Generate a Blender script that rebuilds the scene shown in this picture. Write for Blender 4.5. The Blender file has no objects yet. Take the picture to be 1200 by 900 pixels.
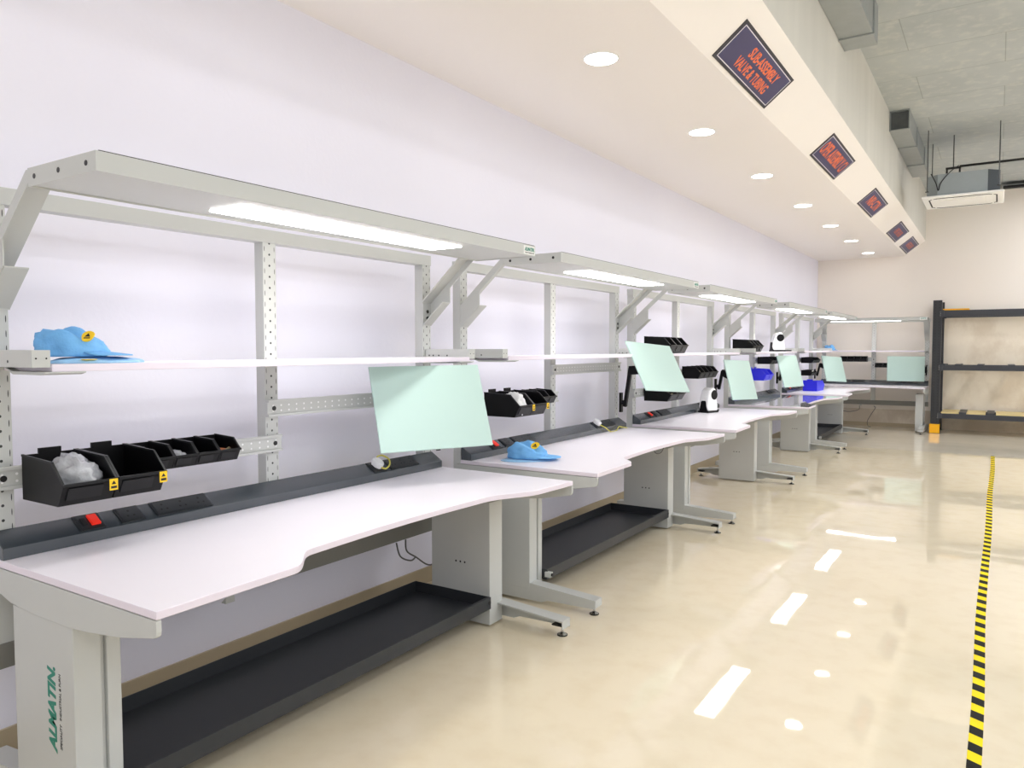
import bpy, bmesh, math, random
from mathutils import Vector, Matrix, noise
random.seed(7)
C = bpy.context.scene.collection
PI = math.pi

# ------------------------------------------------------------------ materials
def new_mat(name):
    m = bpy.data.materials.new(name); m.use_nodes = True
    nt = m.node_tree; nt.nodes.clear()
    o = nt.nodes.new('ShaderNodeOutputMaterial'); b = nt.nodes.new('ShaderNodeBsdfPrincipled')
    nt.links.new(b.outputs[0], o.inputs[0])
    return m, nt, b
def S(c):
    f = lambda v: v/12.92 if v <= .04045 else ((v+.055)/1.055)**2.4
    return tuple(f(v/255) for v in c)+(1,)
def noise_node(nt, scale, detail=4, coord='Object', stretch=None, rough=.55):
    tc = nt.nodes.new('ShaderNodeTexCoord'); n = nt.nodes.new('ShaderNodeTexNoise')
    n.inputs['Scale'].default_value = scale; n.inputs['Detail'].default_value = detail; n.inputs['Roughness'].default_value = rough
    if stretch:
        mp = nt.nodes.new('ShaderNodeMapping'); mp.inputs['Scale'].default_value = stretch
        nt.links.new(tc.outputs[coord], mp.inputs['Vector']); nt.links.new(mp.outputs[0], n.inputs['Vector'])
    else: nt.links.new(tc.outputs[coord], n.inputs['Vector'])
    return n
def mix_rgb(nt, fac, a, b, blend='MIX'):
    mx = nt.nodes.new('ShaderNodeMix'); mx.data_type = 'RGBA'; mx.blend_type = blend
    for sock, v in ((mx.inputs[0], fac), (mx.inputs[6], a), (mx.inputs[7], b)):
        if hasattr(v, 'is_linked') or hasattr(v, 'links'): nt.links.new(v, sock)
        else: sock.default_value = v
    return mx.outputs[2]
def math_node(nt, op, a, b=None, c=None):
    n = nt.nodes.new('ShaderNodeMath'); n.operation = op
    for i, v in enumerate((a, b, c)):
        if v is None: continue
        if hasattr(v, 'links'): nt.links.new(v, n.inputs[i])
        else: n.inputs[i].default_value = v
    return n.outputs[0]
def ramp(nt, fac, lo, hi, clo=(0,0,0,1), chi=(1,1,1,1)):
    r = nt.nodes.new('ShaderNodeValToRGB'); r.color_ramp.elements[0].position = lo; r.color_ramp.elements[1].position = hi
    r.color_ramp.elements[0].color = clo; r.color_ramp.elements[1].color = chi
    nt.links.new(fac, r.inputs[0]); return r.outputs[0]
def plain(name, rgb, rough=.45, metal=0, var=.06, scale=6, spec=.5, bump=0, coat=0, emis=None, es=0, bscale=None):
    m, nt, b = new_mat(name)
    col = S(rgb); n = noise_node(nt, scale)
    dark = tuple(v*(1-var) for v in col[:3])+(1,); lite = tuple(min(1, v*(1+var)) for v in col[:3])+(1,)
    nt.links.new(mix_rgb(nt, n.outputs[0], dark, lite), b.inputs['Base Color'])
    b.inputs['Roughness'].default_value = rough; b.inputs['Metallic'].default_value = metal
    b.inputs['Specular IOR Level'].default_value = spec; b.inputs['Coat Weight'].default_value = coat
    if bump:
        n2 = noise_node(nt, bscale or scale*8, 3); bp = nt.nodes.new('ShaderNodeBump'); bp.inputs['Strength'].default_value = bump
        bp.inputs['Distance'].default_value = .01
        nt.links.new(n2.outputs[0], bp.inputs['Height']); nt.links.new(bp.outputs[0], b.inputs['Normal'])
    if emis:
        b.inputs['Emission Color'].default_value = S(emis); b.inputs['Emission Strength'].default_value = es
    return m
def holes(name, rgb, axis, pitch, rows, r, hole_rgb, cross, off=0, slots=None, front='x', rough=.4):
    """powder-coated steel with a regular row of punched holes (object space, local to the part)"""
    m, nt, b = new_mat(name)
    tc = nt.nodes.new('ShaderNodeTexCoord'); sx = nt.nodes.new('ShaderNodeSeparateXYZ'); nt.links.new(tc.outputs['Object'], sx.inputs[0])
    nn = nt.nodes.new('ShaderNodeSeparateXYZ'); nt.links.new(tc.outputs['Normal'], nn.inputs[0])
    ix = {'x':0,'y':1,'z':2}
    t = sx.outputs[ix[axis]]; u = sx.outputs[ix[cross]]
    def row(u0, ru, rt, phase):
        f = math_node(nt, 'FRACT', math_node(nt, 'ADD', math_node(nt, 'DIVIDE', t, pitch), phase+off))
        d = math_node(nt, 'MULTIPLY', math_node(nt, 'SUBTRACT', f, .5), pitch/rt)
        e = math_node(nt, 'DIVIDE', math_node(nt, 'SUBTRACT', u, u0), ru)
        s = math_node(nt, 'ADD', math_node(nt, 'POWER', math_node(nt, 'ABSOLUTE', d), 2), math_node(nt, 'POWER', math_node(nt, 'ABSOLUTE', e), 2))
        return math_node(nt, 'LESS_THAN', s, 1)
    acc = None
    for u0 in rows:
        h = row(u0, r, r, 0); acc = h if acc is None else math_node(nt, 'MAXIMUM', acc, h)
    for u0, ru, rt in (slots or []):
        acc = math_node(nt, 'MAXIMUM', acc, row(u0, ru, rt, .5))
    face = math_node(nt, 'GREATER_THAN', math_node(nt, 'ABSOLUTE', nn.outputs[ix[front]]), .7)
    if axis == 'z' and front == 'x': face = math_node(nt, 'MULTIPLY', face, math_node(nt, 'GREATER_THAN', t, .88))
    acc = math_node(nt, 'MULTIPLY', acc, face)
    nt.links.new(mix_rgb(nt, acc, S(rgb), S(hole_rgb)), b.inputs['Base Color']); b.inputs['Roughness'].default_value = rough
    return m

GREY = (193,195,192)
M = {}
M['steel'] = plain('grey_powder_coat', GREY, .42, var=.03, bump=.02, scale=4, bscale=300)
M['upright'] = holes('perforated_grey_steel', GREY, 'z', .05, [0], .005, (40,42,42), 'y', slots=[(-.027,.0016,.012),(.027,.0016,.012)])
M['rail'] = holes('perforated_grey_rail', GREY, 'y', .045, [-.012,.012], .0045, (240,240,240), 'z')
M['laminate'] = plain('white_laminate', (243,239,246), .28, var=.01, scale=3)
M['edge'] = plain('lilac_edge_band', (231,222,233), .4, var=.02)
M['film'] = plain('glossy_film_laminate', (238,238,240), .04, var=.01, scale=3, coat=1, spec=1.0)
M['film'].node_tree.nodes['Principled BSDF'].inputs['Coat Roughness'].default_value = .02
M['film'].node_tree.nodes['Principled BSDF'].inputs['Coat IOR'].default_value = 2.2
M['duct'] = plain('slate_powder_coat', (60,67,73), .22, var=.08, spec=.9, scale=5, bump=.02, bscale=200)
M['plate'] = plain('charcoal_socket_plastic', (40,44,47), .35, var=.05)
M['pin_and_shadow'] = plain('black_slot_and_shadow_line', (8,8,8), .6)
M['red'] = plain('red_rocker', (240,44,26), .35, var=.05, emis=(240,44,26), es=.25)
M['tray'] = plain('dark_tray_steel', (44,47,51), .4, var=.1, scale=20, bump=.05, bscale=220)
M['black'] = plain('black_plastic', (9,9,11), .4, spec=.22, var=.12, scale=12)
M['blackrim'] = plain('dark_grey_plastic_rim', (28,29,31), .42, spec=.25, var=.1, scale=20)
M['rubber'] = plain('black_rubber', (22,22,22), .7)
M['chrome'] = plain('zinc_plated_steel', (200,200,198), .25, metal=1, var=.04)
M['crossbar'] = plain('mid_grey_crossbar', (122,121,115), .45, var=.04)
M['bolt'] = plain('black_bolt', (14,14,15), .4)
M['yellow'] = plain('yellow_sticker', (250,206,28), .5, var=.04)
M['ink'] = plain('black_ink', (28,26,24), .6)
M['mint'] = plain('mint_panel', (184,210,202), .4, var=.008, scale=2)
M['cap'] = plain('sky_blue_fabric', (112,176,230), .7, var=.16, scale=14, bump=.35, bscale=60)
M['capdark'] = plain('pale_blue_sleeve', (150,196,232), .35, var=.22, scale=22, bump=.3, bscale=50)
M['bag'] = plain('crumpled_clear_bag', (176,178,182), .16, var=.4, scale=26, bump=.5, bscale=40, coat=.6)
M['whitebag'] = plain('crumpled_white_bag', (232,232,232), .35, var=.15, scale=40, bump=.5, bscale=60)
M['orange'] = plain('orange_tubing', (214,132,84), .4, var=.1)
M['blue'] = plain('cobalt_blue_plastic', (38,40,226), .35, var=.06)
M['paper'] = plain('white_paper', (240,240,238), .6, var=.03)
M['brass'] = plain('brass_fittings', (186,170,132), .3, metal=.6, var=.25, scale=60)
M['white'] = plain('white_glossy_plastic', (246,246,245), .25, var=.01)
M['greycable'] = plain('grey_cable', (92,90,90), .5)
M['yellowwire'] = plain('green_yellow_wire', (216,206,92), .45, var=.15, scale=40)
M['creamwire'] = plain('cream_cable', (222,218,170), .45)
M['navy'] = plain('navy_sign_face', (52,48,98), .42, var=.14, scale=2.5)
M['signedge'] = plain('sign_border', (36,34,46), .45)
M['signline'] = plain('white_pinstripe', (232,230,236), .5)
M['signtext'] = plain('orange_lettering', (240,118,70), .5, var=.05)
M['green'] = plain('teal_green_print', (16,128,108), .5, var=.04)
M['rack'] = plain('anthracite_rack', (54,56,62), .42, var=.08)
M['rackslot'] = holes('slotted_rack_post', (54,56,62), 'z', .05, [], .01, (20,20,20), 'x', slots=[(-.03,.008,.012),(.03,.008,.012)], front='y')
nt = M['rackslot'].node_tree
M['guard'] = plain('orange_yellow_guard', (255,184,10), .4, var=.03)
M['board'] = plain('pale_shelf_board', (232,210,150), .55, var=.08, scale=8)
M['galv'] = plain('galvanised_duct', (158,163,164), .38, metal=.25, var=.14, scale=7, bump=.05)
M['acwhite'] = plain('ac_white', (246,246,244), .4, var=.01)
M['acfoam'] = plain('grey_insulation', (156,164,167), .7, var=.08)
M['acdark'] = plain('dark_insulation', (62,68,72), .7, var=.08)
M['rod'] = plain('threaded_rod', (84,86,86), .45, metal=.3)
M['pipe'] = plain('black_pipe_lagging', (24,25,26), .6)
M['duct_in'] = plain('duct_interior', (92,96,98), .6, var=.3, scale=14)
M['lamp'] = plain('lamp_diffuser', (255,255,255), .5, emis=(255,253,252), es=8)
M['downlamp'] = plain('downlight_lens', (255,255,255), .5, emis=(255,252,244), es=16)
M['lampglow'] = M['lamp']

def floor_mat():
    m, nt, b = new_mat('beige_epoxy_floor')
    n1 = noise_node(nt, .6, 5); n2 = noise_node(nt, 7, 4)
    base = mix_rgb(nt, n1.outputs[0], S((232,219,191)), S((237,226,201)))
    base = mix_rgb(nt, ramp(nt, n2.outputs[0], .45, .75), base, S((229,215,186)))
    # older, greyer screed beyond the joint at the far end
    tc = nt.nodes.new('ShaderNodeTexCoord'); sx = nt.nodes.new('ShaderNodeSeparateXYZ'); nt.links.new(tc.outputs['Object'], sx.inputs[0])
    wob = math_node(nt, 'MULTIPLY_ADD', n2.outputs[0], .5, sx.outputs[1])
    far = math_node(nt, 'GREATER_THAN', wob, 12.55)
    st = noise_node(nt, 1.2, 6, stretch=(1,3,1))
    grey = mix_rgb(nt, st.outputs[0], S((206,198,182)), S((230,222,204)))
    nt.links.new(mix_rgb(nt, math_node(nt, 'MULTIPLY', far, .75), base, grey), b.inputs['Base Color'])
    b.inputs['Roughness'].default_value = .025
    b.inputs['Specular IOR Level'].default_value = .55
    b.inputs['Coat Weight'].default_value = .15
    w = noise_node(nt, 1.7, 2); w2 = noise_node(nt, 16, 2)
    h = math_node(nt, 'MULTIPLY_ADD', w2.outputs[0], .05, w.outputs[0])
    bp = nt.nodes.new('ShaderNodeBump'); bp.inputs['Strength'].default_value = .022; bp.inputs['Distance'].default_value = .05
    nt.links.new(h, bp.inputs['Height']); nt.links.new(bp.outputs[0], b.inputs['Normal'])
    return m
def wall_mat(name, a, c, scale=.8, streak=None, rough=.7):
    m, nt, b = new_mat(name)
    n = noise_node(nt, scale, 6, stretch=streak); n2 = noise_node(nt, 40, 3)
    col = mix_rgb(nt, n.outputs[0], S(a), S(c))
    nt.links.new(col, b.inputs['Base Color']); b.inputs['Roughness'].default_value = rough
    bp = nt.nodes.new('ShaderNodeBump'); bp.inputs['Strength'].default_value = .08; bp.inputs['Distance'].default_value = .01
    nt.links.new(n2.outputs[0], bp.inputs['Height']); nt.links.new(bp.outputs[0], b.inputs['Normal'])
    return m
def backwall_mat():
    m, nt, b = new_mat('cream_back_wall_paint')
    tc = nt.nodes.new('ShaderNodeTexCoord'); sx = nt.nodes.new('ShaderNodeSeparateXYZ'); nt.links.new(tc.outputs['Object'], sx.inputs[0])
    n = noise_node(nt, .7, 6); col = mix_rgb(nt, n.outputs[0], S((238,230,220)), S((244,237,228)))
    # rough brownish plaster patches low on the wall behind the rack
    st = noise_node(nt, 1.5, 7, stretch=(1.1,1,.8), rough=.65)
    patch = ramp(nt, st.outputs[0], .46, .62)
    zone = math_node(nt, 'MULTIPLY', math_node(nt, 'GREATER_THAN', sx.outputs[0], -1.02), math_node(nt, 'LESS_THAN', sx.outputs[2], 2.06))
    col = mix_rgb(nt, math_node(nt, 'MULTIPLY', zone, .75), col, mix_rgb(nt, patch, S((248,236,214)), S((228,212,186))))
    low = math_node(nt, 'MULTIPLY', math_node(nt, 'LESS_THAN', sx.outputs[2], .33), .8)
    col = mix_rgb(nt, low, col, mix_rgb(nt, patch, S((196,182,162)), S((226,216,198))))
    conc = noise_node(nt, 1.3, 6); cc = mix_rgb(nt, conc.outputs[0], S((150,148,140)), S((186,184,174)))
    top = math_node(nt, 'GREATER_THAN', sx.outputs[2], 4.28)
    nt.links.new(mix_rgb(nt, top, col, cc), b.inputs['Base Color']); b.inputs['Roughness'].default_value = .75
    return m
def slab_mat():
    m, nt, b = new_mat('formwork_concrete_slab')
    n = noise_node(nt, 1.2, 7); n2 = noise_node(nt, 9, 6)
    col = mix_rgb(nt, n.outputs[0], S((158,164,166)), S((196,201,202)))
    col = mix_rgb(nt, ramp(nt, n2.outputs[0], .5, .8), col, S((200,202,198)))
    tc = nt.nodes.new('ShaderNodeTexCoord'); mp = nt.nodes.new('ShaderNodeMapping'); mp.inputs['Location'].default_value = (.8,.02,0)
    nt.links.new(tc.outputs['Object'], mp.inputs['Vector'])
    br = nt.nodes.new('ShaderNodeTexBrick'); br.inputs['Scale'].default_value = 1; br.offset = .37
    br.inputs['Brick Width'].default_value = 1.25; br.inputs['Row Height'].default_value = .83
    br.inputs['Mortar Size'].default_value = .006; br.inputs['Mortar Smooth'].default_value = .5
    br.inputs['Color1'].default_value = (1,1,1,1); br.inputs['Color2'].default_value = (.93,.93,.93,1); br.inputs['Mortar'].default_value = (.6,.6,.59,1)
    nt.links.new(mp.outputs[0], br.inputs['Vector'])
    nt.links.new(mix_rgb(nt, .75, col, br.outputs[0], 'MULTIPLY'), b.inputs['Base Color']); b.inputs['Roughness'].default_value = .8
    return m
def tape_mat():
    m, nt, b = new_mat('hazard_stripe_tape')
    tc = nt.nodes.new('ShaderNodeTexCoord'); sx = nt.nodes.new('ShaderNodeSeparateXYZ'); nt.links.new(tc.outputs['Object'], sx.inputs[0])
    t = math_node(nt, 'MULTIPLY_ADD', sx.outputs[0], .55, sx.outputs[1])
    f = math_node(nt, 'FRACT', math_node(nt, 'DIVIDE', t, .148))
    k = math_node(nt, 'GREATER_THAN', f, .5)
    n = noise_node(nt, 30, 3)
    blk = mix_rgb(nt, ramp(nt, n.outputs[0], .6, .75), S((12,12,12)), S((30,30,30)))
    nt.links.new(mix_rgb(nt, k, S((252,222,10)), blk), b.inputs['Base Color']); b.inputs['Roughness'].default_value = .5; b.inputs['Specular IOR Level'].default_value = .15
    return m
M['floor'] = floor_mat()
M['wall'] = wall_mat('lilac_white_wall_paint', (231,230,243), (238,237,248))
M['ceil'] = wall_mat('cream_ceiling_paint', (244,238,233), (247,242,238), .5)
M['beam'] = wall_mat('raw_concrete_beam', (196,194,186), (222,219,211), 1.1, (1.2,2.2,.35), .85)
M['back'] = backwall_mat(); M['slab'] = slab_mat(); M['tape'] = tape_mat()
M['skirt'] = plain('beige_skirting_tile', (178,164,138), .35, var=.12, scale=3)

# ------------------------------------------------------------------ mesh builder
class MB:
    def __init__(s): s.bm = bmesh.new(); s.mats = []
    def mi(s, m):
        if m not in s.mats: s.mats.append(m)
        return s.mats.index(m)
    def face(s, vs, m):
        try: f = s.bm.faces.new(vs); f.material_index = s.mi(m); return f
        except ValueError: return None
    def box(s, x0, x1, y0, y1, z0, z1, m, mtx=None):
        co = [(x,y,z) for z in (z0,z1) for y in (y0,y1) for x in (x0,x1)]
        v = [s.bm.verts.new(mtx @ Vector(p) if mtx else p) for p in co]
        for q in ((0,2,3,1),(4,5,7,6),(0,1,5,4),(2,6,7,3),(0,4,6,2),(1,3,7,5)): s.face([v[i] for i in q], m)
        return s
    def prism(s, pts, a, b, m, axis='y', mtx=None, side=None):
        """extrude a 2D outline between a and b along axis; y: pts=(x,z); x: pts=(y,z); z: pts=(x,y)"""
        def P(p, t):
            q = {'y':(p[0],t,p[1]), 'x':(t,p[0],p[1]), 'z':(p[0],p[1],t)}[axis]
            return mtx @ Vector(q) if mtx else q
        A = [s.bm.verts.new(P(p,a)) for p in pts]; B = [s.bm.verts.new(P(p,b)) for p in pts]
        s.face(A, m); s.face(B[::-1], m); n = len(pts)
        for i in range(n): s.face([A[i],B[i],B[(i+1)%n],A[(i+1)%n]], side or m)
        return s
    def bar(s, p, q, w, h, m, up=(0,0,1)):
        p = Vector(p); q = Vector(q); d = q-p; L = d.length; z = d.normalized(); u = Vector(up)
        if abs(z.dot(u)) > .95: u = Vector((1,0,0))
        x = u.cross(z).normalized(); y = z.cross(x)
        mt = Matrix((x,y,z)).transposed().to_4x4(); mt.translation = p
        return s.box(-w/2,w/2,-h/2,h/2,0,L,m,mt)
    def cyl(s, c, r, h, m, axis='z', n=20, r2=None, mtx=None):
        r2 = r if r2 is None else r2; A = []; B = []
        for i in range(n):
            a = 2*PI*i/n
            for lst, rr, t in ((A,r,0),(B,r2,h)):
                q = (rr*math.cos(a), rr*math.sin(a), t)
                q = {'z':q, 'x':(q[2],q[0],q[1]), 'y':(q[1],q[2],q[0])}[axis]
                q = Vector(q)+Vector(c)
                lst.append(s.bm.verts.new(mtx @ q if mtx else q))
        s.face(A[::-1], m); s.face(B, m)
        for i in range(n): s.face([A[i],A[(i+1)%n],B[(i+1)%n],B[i]], m)
        return s
    def tube(s, pts, r, m, n=8, sub=6):
        P = [Vector(p) for p in pts]; path = []
        for i in range(len(P)-1):
            p0 = P[max(i-1,0)]; p1 = P[i]; p2 = P[i+1]; p3 = P[min(i+2,len(P)-1)]
            for k in range(sub):
                t = k/sub
                path.append(.5*((2*p1)+(p2-p0)*t+(2*p0-5*p1+4*p2-p3)*t*t+(3*p1-p0-3*p2+p3)*t**3))
        path.append(P[-1]); rings = []; prev = None
        for i, c in enumerate(path):
            d = (path[min(i+1,len(path)-1)]-path[max(i-1,0)]).normalized()
            if prev is None: x = d.orthogonal().normalized()
            else: x = (prev-d*prev.dot(d)).normalized()
            prev = x; y = d.cross(x)
            rings.append([s.bm.verts.new(c+r*(math.cos(2*PI*k/n)*x+math.sin(2*PI*k/n)*y)) for k in range(n)])
        for A, B in zip(rings, rings[1:]):
            for k in range(n): s.face([A[k],A[(k+1)%n],B[(k+1)%n],B[k]], m)
        s.face(rings[0][::-1], m); s.face(rings[-1], m)
        return s
    def add_mesh(s, me, m, mtx):
        n0 = len(s.bm.faces); v0 = len(s.bm.verts)
        s.bm.from_mesh(me); s.bm.verts.ensure_lookup_table(); s.bm.faces.ensure_lookup_table()
        for v in s.bm.verts[v0:]: v.co = mtx @ v.co
        for f in s.bm.faces[n0:]: f.material_index = s.mi(m)
        return s
    def mesh(s, name, smooth=False):
        bmesh.ops.recalc_face_normals(s.bm, faces=s.bm.faces)
        me = bpy.data.meshes.new(name); s.bm.to_mesh(me); s.bm.free()
        for k in s.mats: me.materials.append(M[k])
        if smooth:
            for p in me.polygons: p.use_smooth = True
        return me
def link(name, me, parent=None, loc=None, bevel=0, smooth=False, seg=2):
    o = bpy.data.objects.new(name, me); C.objects.link(o)
    if parent: o.parent = parent
    if loc: o.location = loc
    if bevel:
        b = o.modifiers.new('Bevel', 'BEVEL'); b.width = bevel; b.segments = seg; b.limit_method = 'ANGLE'; b.angle_limit = math.radians(40)
    return o
def part(name, mb, parent=None, loc=None, bevel=0, smooth=False): return link(name, mb.mesh(name, smooth), parent, loc, bevel)
def tag(o, label, cat, group=None):
    o['label'] = label; o['category'] = cat
    if group: o['group'] = group
    return o
def thing(name, label, cat, loc=(0,0,0), rz=0, group=None):
    o = bpy.data.objects.new(name, None); C.objects.link(o); o.location = loc; o.rotation_euler = (0,0,rz); o.empty_display_size = .1
    return tag(o, label, cat, group)
def struct(name, mb):
    o = part(name, mb); o['kind'] = 'structure'; return o
def text_mesh(txt, size, width=None, shear=0, bold=0, align='CENTER', spacing=1):
    cu = bpy.data.curves.new('lettering', 'FONT'); cu.body = txt; cu.size = size; cu.align_x = align; cu.align_y = 'CENTER'
    cu.shear = shear; cu.offset = bold; cu.extrude = .0006; cu.resolution_u = 3; cu.space_character = spacing
    ob = bpy.data.objects.new('lettering', cu); C.objects.link(ob)
    dg = bpy.context.evaluated_depsgraph_get(); dg.update()
    me = bpy.data.meshes.new_from_object(ob.evaluated_get(dg))
    bpy.data.objects.remove(ob)
    if width:
        xs = [v.co.x for v in me.vertices]; k = width/(max(xs)-min(xs))
        for v in me.vertices: v.co.x *= k
    return me

# ------------------------------------------------------------------ setting
XW, YW, ZC, ZS = -3.046, 15.89, 3.227, 4.37
XB, ZB, XF = -1.18, 3.484, -1.50
Y0 = -3.0; XR = 7.0
struct('floor', MB().box(XW-.2,XR,Y0,YW+.2,-.12,0,'floor'))
struct('wall_left', MB().box(XW-.2,XW,Y0,YW,0,ZC,'wall'))
struct('wall_back', MB().box(XW-.2,XR,YW,YW+.2,0,ZS,'back'))
mb = MB()
prof = [(XW-.2,ZC),(XF,ZC),(XB,ZB),(XB,ZS),(XW-.2,ZS)]
A = [mb.bm.verts.new((x,Y0,z)) for x,z in prof]; B = [mb.bm.verts.new((x,YW,z)) for x,z in prof]
mb.face(A,'beam'); mb.face(B[::-1],'beam')
for i in range(5): mb.face([A[i],B[i],B[(i+1)%5],A[(i+1)%5]], ['ceil','ceil','beam','beam','beam'][i])
struct('ceiling', mb)
struct('ceiling_slab', MB().box(XW-.2,XR,Y0,YW+.2,ZS,ZS+.2,'slab'))
struct('baseboard_left', MB().box(XW,XW+.012,Y0,YW-.012,0,.1,'skirt'))
struct('baseboard_back', MB().box(XW,XB+.1,YW-.012,YW,0,.07,'skirt'))

# ------------------------------------------------------------------ workbench
def desk_outline(L):
    k = L/2.306
    pts = [(0.0,0.0),(.945,0.0)]
    def fx(y):
        sm = lambda t: t*t*(3-2*t)
        if y < .47: return .945-.012*y/.47
        if y < .66: return .933-.128*sm((y-.47)/.19)
        if y < 1.70: return .805-.02*math.sin((y-.66)/1.04*PI)
        if y < 2.02: return .805+.115*sm((y-1.70)/.32)
        return .92+.02*(y-2.02)/.286
    ys = [.3,.45]+[.47+.0158*i for i in range(0,13)]+[.8,1.0,1.2,1.4,1.6]+[1.70+.02*i for i in range(17)]+[2.15,2.306]
    pts += [(fx(y), y*k) for y in ys]
    pts.append((0.0, L))
    return pts
CACHE = {}
def cached(key, fn):
    if key not in CACHE: CACHE[key] = fn()
    return CACHE[key]
ZD = .809
def socket_plate(mb, y0, y1, gangs, kind):
    # plate on the slanted face of the duct: from (.08,.847) to (0,.897)
    p = Vector((.08,0,.847)); u = Vector((-.08,0,.05)).normalized(); n = Vector((.05,0,.08)).normalized()
    mt = Matrix((u, Vector((0,1,0)), n)).transposed().to_4x4(); mt.translation = p
    mb.box(.008,.087,y0,y1,0,.006,'plate',mt)
    mb.box(.014,.081,y0+.007,y1-.007,.006,.008,'plate',mt)
    w = (y1-y0)/gangs
    for g in range(gangs):
        c = y0+w*(g+.5)
        if kind == 'switch':
            mb.box(.022,.073,c-.002,c+.03,.008,.016,'red',mt); mb.box(.03,.065,c-.03,c-.012,.008,.011,'pin_and_shadow',mt)
        else:
            mb.cyl((.062,c,.0078),.005,.0008,'pin_and_shadow',n=8,mtx=mt)
            for dy in (-.012,.012): mb.cyl((.036,c+dy,.0078),.0045,.0008,'pin_and_shadow',n=8,mtx=mt)
    return mb
def make_bench(label, origin, L=2.306, rz=0, rails=(), top='laminate', far_logo=True, leg_logo=False, lower=True, group=None):
    t = thing('workbench', label, 'workbench', origin, rz, group)
    k = L/2.306
    # desktop with a concave cut-out at the front
    def f():
        mb = MB(); mb.prism(desk_outline(L), ZD-.023, ZD, top, 'z', side='edge'); return mb.mesh('desktop')
    link('desktop', cached(('desk',L,top), f), t, bevel=.002)
    # uprights, in three places
    for yc in (.041, L/2, L-.041):
        def f():
            mb = MB(); mb.box(-.058,0,-.036,.036,.46,1.978,'upright'); return mb.mesh('upright')
        link('upright', cached('upright', f), t, (0,yc,0), bevel=.002)
    def f():
        mb = MB(); mb.box(-.06,0.002,0,L,1.978,2.036,'steel')
        for yc in (.041, L/2, L-.041): mb.cyl((-.03,yc,2.036),.008,.004,'bolt',n=8)
        return mb.mesh('top_rail')
    link('top_rail', cached(('toprail',L), f), t, bevel=.003)
    # rear crossbar below the desk
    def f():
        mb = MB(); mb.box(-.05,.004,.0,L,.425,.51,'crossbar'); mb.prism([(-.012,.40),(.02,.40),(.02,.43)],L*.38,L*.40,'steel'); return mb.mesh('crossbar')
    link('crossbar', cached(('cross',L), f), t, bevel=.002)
    for (a, b, z) in rails:
        def f():
            h = .038; mb = MB(); ln = b-a
            mb.box(0,.016,-ln/2,ln/2,-h+.012,h-.012,'rail')
            mb.box(0,.024,-ln/2,ln/2,h-.012,h,'steel'); mb.box(0,.024,-ln/2,ln/2,-h,-h+.012,'steel')
            for s in (-1,1): mb.cyl((.016,s*(ln/2-.036),0),.011,.003,'bolt',axis='x',n=12)
            return mb.mesh('bin_rail')
        link('bin_rail', cached(('rail',round(b-a,3)), f), t, (0.002,(a+b)/2,z), bevel=.001)
    # shelf and its two brackets
    def f():
        mb = MB(); mb.prism([(0,.058),(.32,.058),(.32,L-.058),(0,L-.058)],1.428,1.452,'laminate','z',side='edge'); return mb.mesh('shelf')
    sh = link('shelf', cached(('shelf',L), f), t, bevel=.002)
    for s, nm in ((0,'a'),(1,'b')):
        def f():
            mb = MB(); y0, y1 = (.002,.056) if s == 0 else (L-.056,L-.002)
            mb.box(.002,.315,y0,y1,1.442,1.496,'steel')
            mb.prism([(.06,1.442),(.12,1.418),(.30,1.418),(.33,1.424),(.33,1.428),(.12,1.428)], y0+.03 if s==0 else y0-.1, y1+.1 if s==0 else y1-.03, 'steel')
            yi = y1+.0005 if s == 0 else y0-.0005
            for x in (.03,.06,.1,.16): mb.cyl((x,(y0 if s==0 else y0)-.0006,1.46),.005,.001,'bolt',axis='y',n=8)
            for y in (y0+.012,y1-.012): mb.cyl((.315,y,1.47),.003,.001,'bolt',axis='x',n=8)
            return mb.mesh('shelf_bracket')
        link('shelf_bracket', cached(('shbr',L,s), f), t, bevel=.0015)
    # lamp canopy with arms
    def f():
        mb = MB()
        mb.box(.33,.71,.0,L,2.034,2.040,'steel'); mb.box(.704,.7095,.01,L-.01,2.040,2.0425,'pin_and_shadow')  # dark strip stands in for the shadow line along the top front edge
        mb.box(.704,.71,.0,L,1.985,2.034,'steel'); mb.box(.33,.336,.0,L,1.985,2.034,'steel')
        mb.box(.336,.704,.0,.004,1.985,2.034,'steel'); mb.box(.336,.704,L-.004,L,1.985,2.034,'steel')
        mb.box(.336,.704,.004,L-.004,1.990,1.996,'steel')
        for x in (.37,.51,.66):
            mb.cyl((x,-.001,2.012),.008,.0015,'bolt',axis='y',n=12); mb.cyl((x,L-.0005,2.012),.008,.0015,'bolt',axis='y',n=12)
        return mb.mesh('canopy')
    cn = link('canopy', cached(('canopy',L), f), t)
    def f():
        mb = MB(); mb.box(*((.425,.61,.55*k,1.79*k) if L > 2 else (.50,.60,.26,1.42)),1.984,1.9905,'lamp'); return mb.mesh('lamp_diffuser')
    d = link('lamp_diffuser', cached(('lamp',L), f), cn); d['label'] = 'glowing white lamp diffuser'
    if far_logo:
        def f():
            mb = MB(); mb.box(.71,.7108,L-.115,L-.004,1.990,2.034,'paper')
            R = Matrix(((0,0,1,.7109),(1,0,0,L-.058),(0,1,0,2.016),(0,0,0,1)))
            mb.add_mesh(text_mesh('ALMATIN.',.026,.096,.25,.0012), 'green', R)
            R2 = R.copy(); R2[2][3] = 1.998
            mb.add_mesh(text_mesh('SPECIALITY  INDUSTRIAL & FURN',.008,.088), 'ink', R2)
            return mb.mesh('logo_sticker')
        o = link('logo_sticker', cached(('sticker',L), f), cn); o['label'] = 'white sticker with green lettering'
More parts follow.
